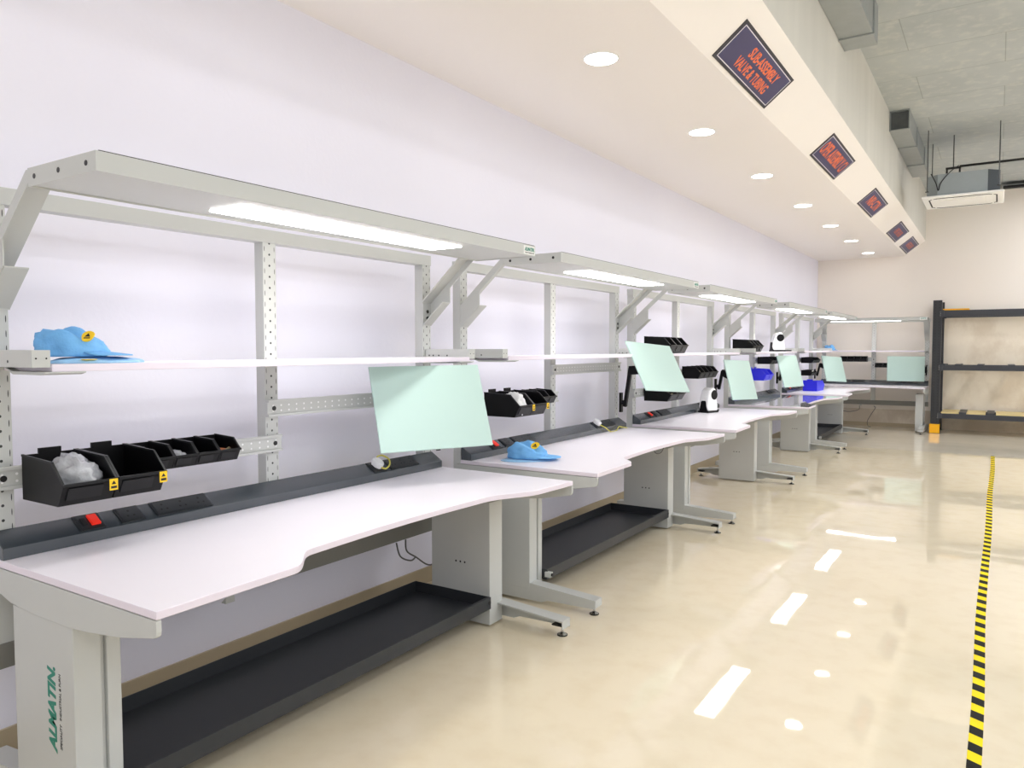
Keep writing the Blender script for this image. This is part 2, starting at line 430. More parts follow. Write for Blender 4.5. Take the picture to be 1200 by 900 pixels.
    for s in (0,1):
        def f():
            mb = MB()
            web = [(.002,1.63),(.145,1.762),(.145,1.845),(.345,2.02),(.40,2.02),(.40,2.038),(.31,2.038),(.002,1.765)]
            d0 = lambda a,b: (a,b) if s == 0 else (L-b, L-a)
            mb.prism(web, *d0(.004,.008), 'steel')
            mb.prism([(.002,1.765),(.31,2.038),(.335,2.038),(.335,2.032),(.313,2.032),(.006,1.760)], *d0(.008,.09), 'steel')
            mb.prism([(.002,1.630),(.145,1.758),(.145,1.762),(.002,1.636)], *d0(.008,.08), 'steel')
            mb.box(.002,.006,*d0(.008,.08),1.63,1.765,'steel')
            for z in (1.675,1.712): mb.cyl((.006,.041 if s==0 else L-.041,z),.010,.004,'bolt',axis='x',n=12)
            return mb.mesh('canopy_arm')
        link('canopy_arm', cached(('arm',L,s), f), t)
    # slanted power duct
    def f():
        mb = MB(); mb.prism([(.003,ZD),(.08,ZD),(.08,.847),(.003,.896)], .004, L-.006, 'duct'); return mb.mesh('power_duct')
    du = link('power_duct', cached(('duct',L), f), t, bevel=.002)
    for nm, a, b, g, kd in (('switch_plate',.255,.345,1,'switch'),('socket_plate',.405,.495,1,'s'),('socket_plate',.545,.785,3,'s'),('socket_plate',1.745,1.84,1,'s'),('socket_plate',1.875,2.10,3,'s')):
        if L < 2 and a > 1: a -= .45; b -= .45
        o = link(nm, cached((nm,a,L), lambda: socket_plate(MB(),a,b,g,kd).mesh(nm)), du, bevel=.001)
        if kd == 'switch': o['label'] = 'black switch plate with red rocker'
    # side brackets, legs, feet, tray
    for s in (0,1):
        d0 = (lambda a,b: (a,b)) if s == 0 else (lambda a,b: (L-b, L-a))
        def f():
            mb = MB(); pr = [(-.03,.783),(.940,.783),(.943,.779),(.943,.752),(.940,.740),(.930,.734),(.76,.701),(.60,.682),(.485,.673),(.30,.672),(.13,.681),(.052,.70),(-.03,.76)]
            mb.prism(pr, *d0(0,.016), 'steel'); mb.box(.0,.90,*d0(.016,.05),.772,.783,'steel'); return mb.mesh('side_bracket')
        link('side_bracket', cached(('sbr',L,s), f), t, bevel=.002)
        def f():
            mb = MB()
            if s == 0:
                mb.prism([(.13,.082),(.49,.082),(.50,.10),(.50,.675),(.13,.675)], .006, .088, 'steel')
                mb.box(.13,.485,.088,.106,.082,.675,'steel'); mb.box(.13,.50,.106,.150,.082,.675,'steel')
            else:
                mb.prism([(.13,.012),(.525,.012),(.525,.675),(.13,.675)], L-.165, L-.045, 'steel')
                for x in (.30,.33,.36): mb.cyl((x,L-.166,.33),.006,.001,'bolt',axis='y',n=8)
            return mb.mesh('leg')
        lg = link('leg', cached(('leg',L,s), f), t, bevel=.003)
        def f():
            mb = MB()
            top = [(-.15,.088),(.13,.088+.03),(.50,.118),(.93,.088),(.93,.080),(.50,.110),(.13,.110),(-.15,.080)]
            mb.prism(top, *d0(.012,.09), 'steel')
            web = [(-.15,.040),(-.15,.088),(.13,.118),(.50,.118),(.93,.088),(.93,.040),(.62,.034),(.58,.018),(.02,.018),(-.02,.034)]
            mb.prism(web, *d0(.008,.012), 'steel')
            mb.box(.926,.93,*d0(.012,.09),.045,.085,'steel')
            mb.box(-.15,-.146,*d0(.012,.09),.045,.085,'steel')
            mb.box(.86,.925,*d0(.02,.08),.055,.062,'bolt'); mb.box(-.145,-.08,*d0(.02,.08),.055,.062,'bolt')
            return mb.mesh('foot_bar')
        link('foot_bar', cached(('foot',L,s), f), lg)
        for x in (-.12,.905):
            def f():
                mb = MB(); mb.cyl((0,0,.012),.006,.048,'chrome',n=10); mb.cyl((0,0,.006),.024,.012,'chrome',n=20,r2=.008); mb.cyl((0,0,0),.027,.006,'rubber',n=20)
                return mb.mesh('levelling_foot')
            link('levelling_foot', cached('lev', f), lg, (x,.045 if s==0 else L-.045,0), smooth=False)
    if lower:
        def f():
            mb = MB(); x0,x1,y0,y1 = .01,.535,.152,L-.167
            mb.box(x0,x1,y0,y1,.105,.109,'tray')
            mb.box(x0,x0+.004,y0,y1,.109,.168,'tray'); mb.box(x1-.004,x1,y0,y1,.109,.168,'tray')
            mb.box(x0+.004,x1-.004,y0,y0+.004,.109,.168,'tray'); mb.box(x0+.004,x1-.004,y1-.004,y1,.109,.168,'tray')
            mb.box(x1-.02,x1-.004,y0+.004,y1-.004,.164,.168,'tray')
            mb.bar((x1-.01,y0+.002,.14),(x1+.03,y0+.002,.14),.03,.03,'steel'); mb.cyl((x1+.03,y0+.002,.14),.01,.008,'bolt',axis='x',n=10)
            mb.cyl((x1-.002,y1-.012,.14),.011,.004,'bolt',axis='x',n=12)
            return mb.mesh('storage_tray')
        link('storage_tray', cached(('tray',L), f), t)
    if leg_logo:
        mb = MB()
        R = Matrix(((0,-1,0,.37),(0,0,-1,.0058),(1,0,0,.395),(0,0,0,1)))
        mb.add_mesh(text_mesh('ALMATIN.',.062,.27,.3,.0025), 'green', R)
        R2 = R.copy(); R2[0][3] = .418
        mb.add_mesh(text_mesh('SPECIALITY   INDUSTRIAL & FURN',.016,.235,.1), 'ink', R2)
        o = part('logo_lettering', mb, t); o['label'] = 'green maker lettering printed up the leg'
    return t

XU = -2.782
YB = [1.114, 3.698, 6.298, 9.182, 11.908]
G = 'grey workbenches in a row'
def rl(z1, z2, L=2.306): return [(.002, L/2+.038, z1), (L/2-.038, L-.002, z2)]
make_bench('nearest grey steel workbench with green lettering up its leg and the longest canopy', (XU,YB[0],0), rails=rl(1.068,1.228), leg_logo=True, group=G)
make_bench('second grey workbench from the front, with a blue cap lying on its white top', (XU,YB[1],0), rails=rl(1.14,1.34), group=G)
make_bench('third grey workbench from the front, black-lensed white machine standing on its desktop', (XU,YB[2],0), rails=rl(1.09,1.245), lower=False, group=G)
make_bench('fourth grey workbench along the wall, its glossy film-covered top mirroring things', (XU,YB[3],0), rails=rl(1.18,1.33), top='film', lower=False, group=G)
make_bench('fifth and farthest grey workbench along the left wall, blue bin on its desktop', (XU,YB[4],0), rails=rl(1.08,1.30), group=G)
LC = 1.85; XC = -2.90; YC = 15.622
make_bench('grey workbench across the back wall, facing the camera beside the dark rack', (XC,YC,0), L=LC, rz=-PI/2, rails=rl(1.285,1.175,LC), lower=False, group=G)

# ------------------------------------------------------------------ mint panels on arms
def mint_panel(label, c, a, tilt, roll, post, w=.605, h=.452):
    t = thing('mint_panel', label, 'panel', c, group='mint green panels on black arms')
    ca, sa = math.cos(a), math.sin(a)
    u = Vector((ca,sa,0)); n = Vector((sa,-ca,0)); v = Vector((0,0,1))
    v2 = v*math.cos(tilt)-n*math.sin(tilt)
    u3 = u*math.cos(roll)+v2*math.sin(roll); v3 = -u*math.sin(roll)+v2*math.cos(roll); n3 = u3.cross(v3)
    mt = Matrix((u3, v3, n3)).transposed().to_4x4()
    mb = MB(); mb.box(-w/2,w/2,-h/2,h/2,-.012,0,'mint',mt)
    part('panel', mb, t, bevel=.002)
    mb = MB(); mb.box(-.06,.06,-.06,.06,-.022,-.0125,'black',mt); mb.box(-.012,.012,-h/2-.004,-h/2+.05,-.02,-.0125,'black',mt)
    part('mount_plate', mb, t, bevel=.002)
    # arm: clamp on the upright, link up, block to the mount
    P = Vector(post)-Vector(c); back = mt @ Vector((0,0,-.03))
    out = Vector((1,0,0)) if abs(rot_c) < .1 else Vector((0,-1,0))
    k1 = P+out*.05; k2 = Vector((k1.x+ (back.x-k1.x)*.18, k1.y+(back.y-k1.y)*.18, back.z-.02 if back.z > P.z+.1 else P.z+.16))
    mb = MB(); mb.bar(P+out*.012-Vector((0,0,.085)), P+out*.012+Vector((0,0,.085)), .04,.022,'black')
    mb.cyl(tuple(P+out*.02), .02, .035 if abs(out.x) else -.035, 'black', axis='x' if abs(out.x) else 'y', n=14)
    mb.bar(k1-Vector((0,0,.035)), k2+Vector((0,0,.02)), .034,.03,'black')
    part('arm_post', mb, t, bevel=.003)
    mb = MB(); mb.bar(k2, back, .05,.075,'black'); 
    part('arm_block', mb, t, bevel=.004)
    return t
rot_c = 0
mint_panel('largest mint green panel, tilted over the nearest workbench', (-2.425,2.985,1.203), 1.06,.41,.008, (XU+.03,YB[0]+2.265,1.12))
mint_panel('steeply tilted mint panel over the second workbench, above a black bin', (-2.345,5.834,1.345), 1.366,.534,-.078, (XU+.03,YB[1]+2.265,1.03))
mint_panel('mint panel just right of the white machine on the third workbench', (-2.404,8.421,1.146), 1.403,.27,-.036, (XU+.03,YB[2]+2.265,1.06))
mint_panel('mint panel over the fourth workbench, just left of the blue desktop bin', (-2.425,10.884,1.179), 1.36,.28,0, (XU+.03,YB[3]+2.265,1.06))
mint_panel('mint panel on the thin bent arm beside the back wall corner', (-2.391,14.013,1.136), 1.202,.283,-.061, (XU+.03,YB[4]+2.265,1.04))
rot_c = 1
mint_panel('upright mint panel facing the camera, rightmost, over the back wall workbench', (-1.40,15.287,1.121), .08,-.02,-.004, (XC+LC-.041,YC-.03,1.08))

# ------------------------------------------------------------------ bins
def bin_mesh(w, d, h, mat, rim):
    mb = MB(); th = .004; zf = h*.46
    side = [(0,0),(d*.86,0),(d,zf),(d*.97,zf+.004),(d*.72,h*.93),(0,h)]
    mb.prism(side, 0, th, mat); mb.prism(side, w-th, w, mat)
    mb.box(0,th,th,w-th,0,h,mat); mb.box(th,d*.86,th,w-th,0,th,mat)
    mb.prism([(d*.86-.004,0),(d*.86,0),(d,zf),(d-.004,zf)], th, w-th, mat)
    # rolled rim
    mb.prism([(d-.006,zf-.002),(d+.006,zf-.002),(d+.006,zf+.006),(d-.006,zf+.006)], 0, w, rim)
    for a in (-.0015, w-th-.0015):
        mb.prism([(0,h-.004),(d*.72,h*.93-.004),(d*.97,zf+.004),(d*1.0,zf+.004),(d*.74,h*.93+.003),(0,h+.003)], a, a+th+.003, rim)
    if w > .16: mb.box(-.004,.006,w*.3,w*.72,h,h+.018,mat)
    # front recess frame
    mb.prism([(d*.9,h*.12),(d*.9+.004,h*.12),(d*.985+.002,zf*.85),(d*.985-.002,zf*.85)], w*.1, w*.75, rim)
    return mb.mesh('body')
def storage_bin(label, loc, size, rz=0, mat='black', sticker=False, group=None):
    w, d, h = size
    t = thing('storage_bin', label, 'bin', loc, rz, group)
    rim = 'blackrim' if mat == 'black' else mat
    link('body', cached(('bin',w,d,h,mat), lambda: bin_mesh(w,d,h,mat,rim)), t)
    if sticker:
        mb = MB(); x = d+.0065; zf = h*.46
        mb.box(x-.001,x+.001,w-.03,w-.002,zf-.034,zf+.004,'yellow'); 
        mb.prism([(w-.024,zf-.014),(w-.008,zf-.014),(w-.016,zf-.002)], x+.001, x+.0015, 'ink','x'); mb.box(x+.001,x+.0015,w-.026,w-.006,zf-.028,zf-.02,'ink')
        o = part('sticker', mb, t); o['label'] = 'yellow square warning sticker'
    elif sticker is None: pass
    return t
XB0 = XU+.030
BIG = (.174,.27,.150); SM = (.0955,.165,.094)
y = YB[0]+.090
gb = 'black bins on the nearest workbench'
storage_bin('large black bin nearest the camera, clear bag inside', (XB0,y,.992), BIG, sticker=True, group=gb)
storage_bin('empty large black bin, second from the left on the nearest workbench', (XB0,y+.178,.992), BIG, sticker=True, group=gb)
sl = ['small black bin squeezed right against the empty large bin','small black bin holding a silvery bag, nearest workbench','empty small black bin between the silvery bag and the orange tubing bins','small black bin with orange tubing, rightmost on the nearest workbench']
for i in range(4): storage_bin(sl[i], (XB0,y+.358+i*.097,1.047), SM, group=gb)
y = YB[1]+.215
gb = 'black bins on the second workbench'
storage_bin('large black bin with white bag beside the largest mint panel', (XB0,y,1.068), BIG, sticker=True, group=gb)
storage_bin('large black bin in the middle of the second workbench set, empty', (XB0,y+.178,1.068), BIG, sticker=True, group=gb)
sl = ['left small black bin right of the large ones, second workbench','small black bin holding a silver knot, second workbench','rightmost small black bin on the second workbench, by the upright']
for i in range(3): storage_bin(sl[i], (XB0,y+.358+i*.097,1.12), SM, group=gb)
def bin_row(place, n, loc, size, group, names):
    for i in range(n): storage_bin(names[i]+' '+place, (loc[0],loc[1]+i*(size[0]+.003),loc[2]), size, group=group)
three = ['left black bin of three','middle black bin of three','right black bin of three']
bin_row('standing on the shelf above the steeply tilted mint panel', 3, (XB0,YB[2]+.19,1.453), (.15,.26,.155), 'black bins on the shelf, third workbench', three)
bin_row('under the shelf, above the white machine', 4, (XB0,YB[2]+1.19,1.185), (.14,.20,.125), 'black bins under the shelf, third workbench', ['first black bin of four','second black bin of four','third black bin of four','last black bin of four'])
bin_row('below the steeply tilted mint panel', 2, (XB0,YB[2]+.20,1.012), (.19,.26,.13), 'black bins low on the third workbench', ['left black bin of two','right black bin of two'])
bin_row('standing on the fourth workbench shelf', 3, (XB0,YB[3]+.06,1.453), (.15,.26,.155), 'black bins on the shelf, fourth workbench', three)
bin_row('hung high behind the fourth workbench', 4, (XB0,YB[3]+1.22,1.283), (.14,.19,.095), 'black bins high on the fourth workbench', ['first black bin of four','second black bin of four','third black bin of four','last black bin of four'])
storage_bin('left cobalt blue bin hung over the fourth workbench, white paper in it', (XB0,YB[3]+.80,1.075), (.2,.22,.15), mat='blue', group='blue hung bins')
storage_bin('right cobalt blue bin hung over the fourth workbench, by the upright', (XB0,YB[3]+1.003,1.075), (.2,.22,.15), mat='blue', group='blue hung bins')
bin_row('hung high behind the fifth workbench', 4, (XB0,YB[4]+1.20,1.25), (.15,.19,.095), 'black bins high on the fifth workbench', ['first black bin of four','second black bin of four','third black bin of four','last black bin of four'])
bin_row('low behind the blue desktop bin', 3, (XB0,YB[4]+1.20,1.04), (.15,.17,.09), 'black bins low on the fifth workbench', three)
storage_bin('cobalt blue open bin standing on the fifth workbench desktop', (-2.41,YB[4]+.74,ZD+.001), (.215,.50,.17), rz=PI*.5-.04, mat='blue')
four = ['first black bin from the left','second black bin from the left','third black bin from the left','fourth black bin from the left']
for i in range(4):
    storage_bin(four[i]+' on the back wall workbench rail', (XC+.36+i*.118,YC-.03,1.24), (.115,.14,.105), rz=-PI/2, group='black bins on the back wall workbench')
for i in range(2):
    storage_bin(['left','right'][i]+' small black bin behind the rightmost mint panel', (XC+.965+i*.13,YC-.03,1.135), (.125,.12,.085), rz=-PI/2, group='small bins behind the rightmost panel')

def crumple(name, label, cat, c, size, mat, seed, amp=.35, sub=4, top=None):
    bm = bmesh.new(); bmesh.ops.create_icosphere(bm, subdivisions=sub, radius=1)
    for v in bm.verts:
        p = v.co.copy()
        d = abs(noise.noise(p*1.6+Vector((seed,0,0))))*1.0+abs(noise.noise(p*3.7+Vector((0,seed,0))))*.6+abs(noise.noise(p*8+Vector((0,0,seed))))*.12
        v.co = p*(1.15-amp*d)
        if v.co.z < -.6: v.co.z = -.6
        v.co = Vector((v.co.x*size[0], v.co.y*size[1], (v.co.z+.6)*size[2]/1.6))
    me = bpy.data.meshes.new(name); bm.to_mesh(me); bm.free(); me.materials.append(M[mat])
    for p in me.polygons: p.use_smooth = True
    o = bpy.data.objects.new(name, me); C.objects.link(o); o.location = c
    return tag(o, label, cat)
yb = YB[0]+.09
crumple('plastic_bag', 'crumpled clear plastic bag in the nearest large black bin', 'bag', (XB0+.15,yb+.088,.998), (.092,.08,.15), 'bag', 3.1, .5)
crumple('plastic_bag', 'small silvery bag in a small black bin, nearest workbench', 'bag', (XB0+.09,yb+.358+.0985+.047,1.053), (.055,.042,.055), 'bag', 9.3, .45)
mb = MB(); mb.tube([(-.03,-.035,.0),(0,-.01,.012),(.02,.02,.0),(.0,.035,.015),(-.03,.02,.02),(-.01,-.02,.026)], .009,'orange'); mb.tube([(.02,-.03,.005),(.03,.0,.02),(.02,.03,.03)], .007,'brass')
tag(part('orange_tubing', mb, loc=(XB0+.09,yb+.358+3*.0985+.048,1.062), smooth=True), 'short coiled orange tubing in the rightmost small bin, nearest workbench', 'tubing')
yb = YB[1]+.215
crumple('plastic_bag', 'crumpled white bag spilling over a black bin beside the largest panel', 'bag', (XB0+.165,yb+.088,1.075), (.085,.076,.145), 'whitebag', 5.7, .45)
crumple('plastic_bag', 'small silver knot of film in a small bin, second workbench', 'bag', (XB0+.08,yb+.358+.0985+.048,1.126), (.04,.036,.06), 'bag', 1.7, .6)
def fittings(label, c, w, d, n, mat, seed):
    rnd = random.Random(seed); mb = MB()
    for i in range(n):
        p = Vector((rnd.uniform(-d/2,d/2), rnd.uniform(-w/2,w/2), rnd.uniform(.012,.05))); q = p+Vector((rnd.uniform(-.04,.04),rnd.uniform(-.03,.03),rnd.uniform(0,.03)))
        mb.bar(p,q,.016,.016,mat)
    return tag(part('metal_fittings', mb, loc=c), label, 'fittings')
for i, (nm, wd) in enumerate((('left',.13),('middle',.13),('right',.13))):
    fittings('loose pale metal fittings in the %s shelf bin, third workbench' % nm, (XB0+.17,YB[2]+.19+.075+i*.153,1.46), .1,.1,14,'brass',i)
    fittings('loose silver fittings in the %s shelf bin, fourth workbench' % nm, (XB0+.17,YB[3]+.06+.075+i*.153,1.46), .1,.1,14,'chrome',i+20)
for i, nm in enumerate(('first','second','third','last')):
    fittings('loose brass fittings in the %s bin above the white machine' % nm, (XB0+.11,YB[2]+1.19+.07+i*.143,1.192), .09,.07,12,'brass',i+5)
for i, nm in enumerate(('left','right')):
    fittings('loose brass fittings in the %s bin below the tilted panel' % nm, (XB0+.15,YB[2]+.20+.095+i*.193,1.02), .13,.1,16,'brass',i+11)
for i, nm in enumerate(('left','middle','right')):
    fittings('loose pale fittings in the %s bin behind the blue desktop bin' % nm, (XB0+.09,YB[4]+1.20+.075+i*.153,1.048), .1,.07,14,'chrome',i+30)
mb = MB(); mb.prism([(-.05,-.07),(.07,-.05),(.06,.08),(-.04,.06)],-.001,.001,'paper','z',Matrix.Translation((0,0,.07)) @ Matrix.Rotation(.9,4,'Y') @ Matrix.Rotation(.3,4,'X'))
mb.prism([(-.04,-.06),(.06,-.06),(.05,.09),(-.05,.05)],-.001,.001,'paper','z',Matrix.Translation((.02,.05,.06)) @ Matrix.Rotation(1.2,4,'Y') @ Matrix.Rotation(-.4,4,'X'))
tag(part('paper_sheet', mb, loc=(XB0+.12,YB[3]+.90,1.09)), 'crumpled white paper sticking out of a hung blue bin', 'paper')

# ------------------------------------------------------------------ blue caps
def blue_cap(label, c, rz, size, seed, sticker=True, brim=True, group='blue work caps'):
    t = thing('work_cap', label, 'cap', c, rz, group)
    L, W, H = size     # length along local x (visor to +x)
    bm = bmesh.new(); bmesh.ops.create_icosphere(bm, subdivisions=4, radius=1)
    for v in list(bm.verts):
        p = v.co
        x, y, z = p
        z = max(z, -.25)
        q = Vector((x,y,z))
        n = noise.noise(Vector((x*2.2+seed,y*2.2,z*2)))*.17+noise.noise(Vector((x*5,y*5+seed,z*4)))*.09
        fold = -.38*math.exp(-((x*.6+y*.8+.15)/.22)**2)*max(z,0)
        sl = 1+n
        v.co = Vector((x*sl*L*.5-.0, y*sl*W*.5, (max(z,-.25)+.25)*H/1.25*(1+n+fold)*(1-.18*x)))
    me = bpy.data.meshes.new('crown'); bm.to_mesh(me); bm.free(); me.materials.append(M['cap'])
    for p in me.polygons: p.use_smooth = True
    link('crown', me, t)
    if brim:
        # curved visor sheet with thickness
        mb = MB(); N = 14; up = []; dn = []
        for j in range(4):
            r = j/3; ru = []; rd = []
            for i in range(N+1):
                a = -1.15+2.3*i/N
                x = math.cos(a)*L*.46+r*(L*.42)*math.cos(a*.75)**.7; y = math.sin(a)*W*(.47+.03*r)
                z = H*.10-r*.012-.010*(math.sin(a))**2*r+.006
                ru.append(mb.bm.verts.new((x,y,max(z,.004)+.003))); rd.append(mb.bm.verts.new((x,y,max(z,.004)-.001)))
            up.append(ru); dn.append(rd)
        for j in range(3):
            for i in range(N):
                mb.face([up[j][i],up[j+1][i],up[j+1][i+1],up[j][i+1]],'cap'); mb.face([dn[j][i],dn[j][i+1],dn[j+1][i+1],dn[j+1][i]],'cap')
        for i in range(N):
            mb.face([up[3][i],dn[3][i],dn[3][i+1],up[3][i+1]],'cap'); mb.face([up[0][i+1],dn[0][i+1],dn[0][i],up[0][i]],'cap')
        for i in (0,N):
            for j in range(3): mb.face([up[j][i],dn[j][i],dn[j+1][i],up[j+1][i]],'cap')
        part('visor', mb, t, smooth=True)
    return t
def patch_on(t, loc, rot, r):
    mb = MB(); mt = Matrix.Translation(loc) @ rot
    pts = [(r*math.cos(a)*(1+.08*math.sin(3*a)), r*math.sin(a)*(1+.06*math.cos(2*a))) for a in [2*PI*i/14 for i in range(14)]]
    mb.prism(pts, 0, .003, 'yellow', 'z', mt)
    mb.prism([(-r*.45,-r*.1),(r*.45,-r*.1),(0,r*.5)], .003, .0038, 'ink', 'z', mt); mb.box(-r*.5,r*.5,-r*.42,-r*.25,.003,.0038,'ink',mt)
    o = part('sticker', mb, t); o['label'] = 'round yellow warning sticker'
# cap on the near end of the first shelf, its visor pointing along the bench, on a pale folded cap in a sleeve
c1 = blue_cap('blue cap slumped on the nearest workbench shelf, yellow sticker on its crown', (-2.60,YB[0]+.185,1.474), .95, (.21,.17,.098), 1.3)
patch_on(c1, (.06,-.062,.066), Matrix.Rotation(-.5,4,'Z') @ Matrix.Rotation(1.0,4,'X') , .022)
bm = bmesh.new(); bmesh.ops.create_icosphere(bm, subdivisions=4, radius=1)
for v in bm.verts:
    x,y,z = v.co; n = noise.noise(Vector((x*3,y*3,5)))*.25
    v.co = Vector((x*.09*(1+n*.3), y*.155*(1+n*.3), (max(z,-.1)+.1)*.02*(1+n)))
me = bpy.data.meshes.new('sleeve'); bm.to_mesh(me); bm.free(); me.materials.append(M['capdark'])
for p in me.polygons: p.use_smooth = True
sv = thing('folded_cap_sleeve', 'flat pale blue sleeve with yellow label under the shelf cap', 'sleeve', (-2.555,YB[0]+.245,1.4525))
link('sleeve', me, sv)
mb = MB(); mb.box(.060,.088,-.085,-.045,.012,.014,'yellow',Matrix.Translation((0,0,.0)) @ Matrix.Rotation(.0,4,'Y')); 
o = part('label_sticker', mb, sv); o['label'] = 'yellow printed label'
sv2 = thing('folded_cap_sleeve', 'flat pale blue sleeve under the cap on the second workbench desktop', 'sleeve', (-2.425,YB[1]+.225,ZD+.0005), -.75)
o = link('sleeve', me, sv2); o.scale = (1.05,1.12,.75)
c2 = blue_cap('blue cap lying on the second workbench desktop', (-2.44,YB[1]+.235,ZD+.015), .42, (.24,.20,.10), 4.2)
patch_on(c2, (.055,-.045,.078), Matrix.Rotation(-.4,4,'Z') @ Matrix.Rotation(.75,4,'X'), .028)
blue_cap('pale blue cap on the back wall workbench shelf, left end', (-2.72,YC-.175,1.453), -.6, (.2,.18,.115), 7.7)

# ------------------------------------------------------------------ white lens machines
def lens_machine(label, c, rz):
    t = thing('tabletop_machine', label, 'machine', c, rz, 'white machines with black lens')
    mb = MB(); pr = [(-.085,.02),(-.095,.07),(-.08,.16),(-.05,.235),(.0,.268),(.035,.262),(.058,.22),(.068,.15),(.078,.08),(.08,.03),(.075,.015)]
    mb.prism(pr, -.06, .06, 'white'); part('housing', mb, t, bevel=.018)
    mb = MB(); mb.box(-.10,.085,-.066,.066,0,.02,'black'); part('base', mb, t, bevel=.004)
    for s in (-1,1):
        mb = MB(); mb.cyl((.01,s*.0605 if s>0 else -.0665,.19),.052,.006,'black',axis='y',n=28)
        o = part('lens', mb, t, bevel=.002); o['label'] = 'round black lens'
    for s, e in ((-1,.0),(1,.0)): pass
    mb = MB(); mb.prism([(-.048,.018),(.048,.018),(.030,.115),(.018,.128),(-.018,.128),(-.030,.115)], -.101, -.07, 'black', 'x'); part('front_vent', mb, t, bevel=.003)
    mb = MB(); mb.bar((.09,0,.012),(.20,.02,.012),.02,.018,'black'); part('lever', mb, t, bevel=.004)
    return t
lens_machine('white machine with black oval lens on the third workbench desktop', (-2.60,7.90,ZD+.001), 1.25)
lens_machine('white machine with round black lens on the fourth workbench shelf', (-2.58,10.79,1.453), .62)

# ------------------------------------------------------------------ plugs and cables
def plug(label, c, cable):
    t = thing('power_plug', label, 'plug', c)
    u = Vector((-.08,0,.05)).normalized(); n = Vector((.05,0,.08)).normalized()
    mt = Matrix((u, Vector((0,1,0)), n)).transposed().to_4x4()
    mb = MB(); mb.prism([(-.03,-.012),(-.03,.012),(-.01,.026),(.02,.028),(.034,.016),(.034,-.016),(.02,-.028),(-.01,-.026)], .0, .034, 'white','z',mt)
    part('plug_body', mb, t, bevel=.006)
    mb = MB(); mb.tube(cable, .0045, 'yellowwire'); o = part('wire', mb, t, smooth=True); o['label'] = 'thin yellow green wire'
    return t
pz = Vector((.04,0,.872))+Vector((.05,0,.08)).normalized()*.009
plug('white plug with looped yellow wire on the nearest workbench duct', (XU+pz.x,YB[0]+1.792,pz.z), [(.03,0,-.004),(.045,.02,-.012),(.04,.055,.005),(.02,.07,.03),(-.005,.055,.048),(-.012,.03,.05),(-.01,.012,.045)])
plug('white plug in the second workbench duct, pale wire trailing along the desk', (XU+pz.x,YB[1]+1.792,pz.z), [(.03,0,-.004),(.055,.05,-.03),(.07,.12,-.068),(.065,.24,-.068),(.05,.32,-.045),(.055,.38,-.055),(.06,.46,-.066)])
mb = MB(); mb.tube([(XU-.045,YB[0]+2.04,.40),(XU-.06,YB[0]+2.09,.31),(XU-.06,YB[0]+2.18,.265),(XU-.06,YB[0]+2.225,.278)], .0045,'greycable')
mb.tube([(XU-.055,YB[0]+2.13,.40),(XU-.06,YB[0]+2.145,.33),(XU-.06,YB[0]+2.225,.275),(XU-.06,YB[0]+2.36,.195),(XU-.06,YB[0]+2.50,.24),(XU-.06,YB[0]+2.6,.33),(XU-.06,YB[0]+2.62,.40)], .0045,'greycable')
tag(part('hanging_cable', mb, smooth=True), 'thin grey cables sagging under the nearest workbench by its far leg', 'cable')
mb = MB(); mb.tube([(XU+.62,YB[0]+.10,.70),(XU+.60,YB[0]+.17,.655),(XU+.52,YB[0]+.19,.66),(XU+.4,YB[0]+.2,.70)], .004,'greycable')
tag(part('hanging_cable', mb, smooth=True), 'short dark cable hooking under the nearest desktop beside the lettered leg', 'cable')
mb = MB(); mb.tube([(XU+.60,YB[1]+1.62,.78),(XU+.60,YB[1]+1.68,.70),(XU+.60,YB[1]+1.80,.69),(XU+.60,YB[1]+1.88,.75),(XU+.60,YB[1]+1.90,.783)], .003,'greycable')
tag(part('hanging_cable', mb, smooth=True), 'thin wire loop below the second workbench desktop edge', 'cable')
mb = MB(); mb.tube([(-1.95,YC-.02,.40),(-1.93,YC+.02,.36),(-2.0,YC+.04,.24),(-2.07,YC+.08,.10),(-2.06,YC+.1,.012),(-2.0,YC-.02,.006)], .006,'greycable')
mb.tube([(-2.2,YC-.03,.40),(-2.22,YC+.02,.32),(-2.4,YC+.04,.27),(-2.55,YC+.04,.30)], .006,'greycable')
tag(part('hanging_cable', mb, smooth=True), 'grey cables hanging below the back wall workbench down to the floor', 'cable')

# ------------------------------------------------------------------ ceiling: downlights, signs
for i in range(9):
    yy = .37+1.838*i if i else .40
    yy = [0.45,2.28,4.106,5.916,7.737,9.603,11.394,13.169,15.012][i]  # first two are out of view, added to brighten the scene
    where = ['unseen, added for its light behind the camera','unseen, added for its light above the near end of the first workbench','nearest in view, largest','second in view','third in view','fourth in view','fifth in view','sixth in view','farthest, smallest, next to the back wall'][i]
    t = thing('downlight', 'round recessed downlight in the cream ceiling, '+where, 'downlight', (-2.03,yy,ZC), group='recessed ceiling downlights')
    mb = MB(); mb.cyl((0,0,-.006),.098,.006,'downlamp',n=32); link('lens', mb.mesh('lens'), t)
    mb = MB(); n = 36
    for k in range(n):
        a0, a1 = 2*PI*k/n, 2*PI*(k+1)/n
        P = lambda r,a,z: mb.bm.verts.new((r*math.cos(a),r*math.sin(a),z))
        mb.face([P(.098,a0,-.007),P(.098,a1,-.007),P(.106,a1,-.003),P(.106,a0,-.003)],'acwhite'); mb.face([P(.106,a0,-.003),P(.106,a1,-.003),P(.107,a1,0),P(.107,a0,0)],'acwhite')
    part('trim_ring', mb, t)
un = Vector((XB-XF,0,ZB-ZC)).normalized()     # across the slope, upwards
nrm = Vector((un.z,0,-un.x))                   # out of the slope, down towards the aisle
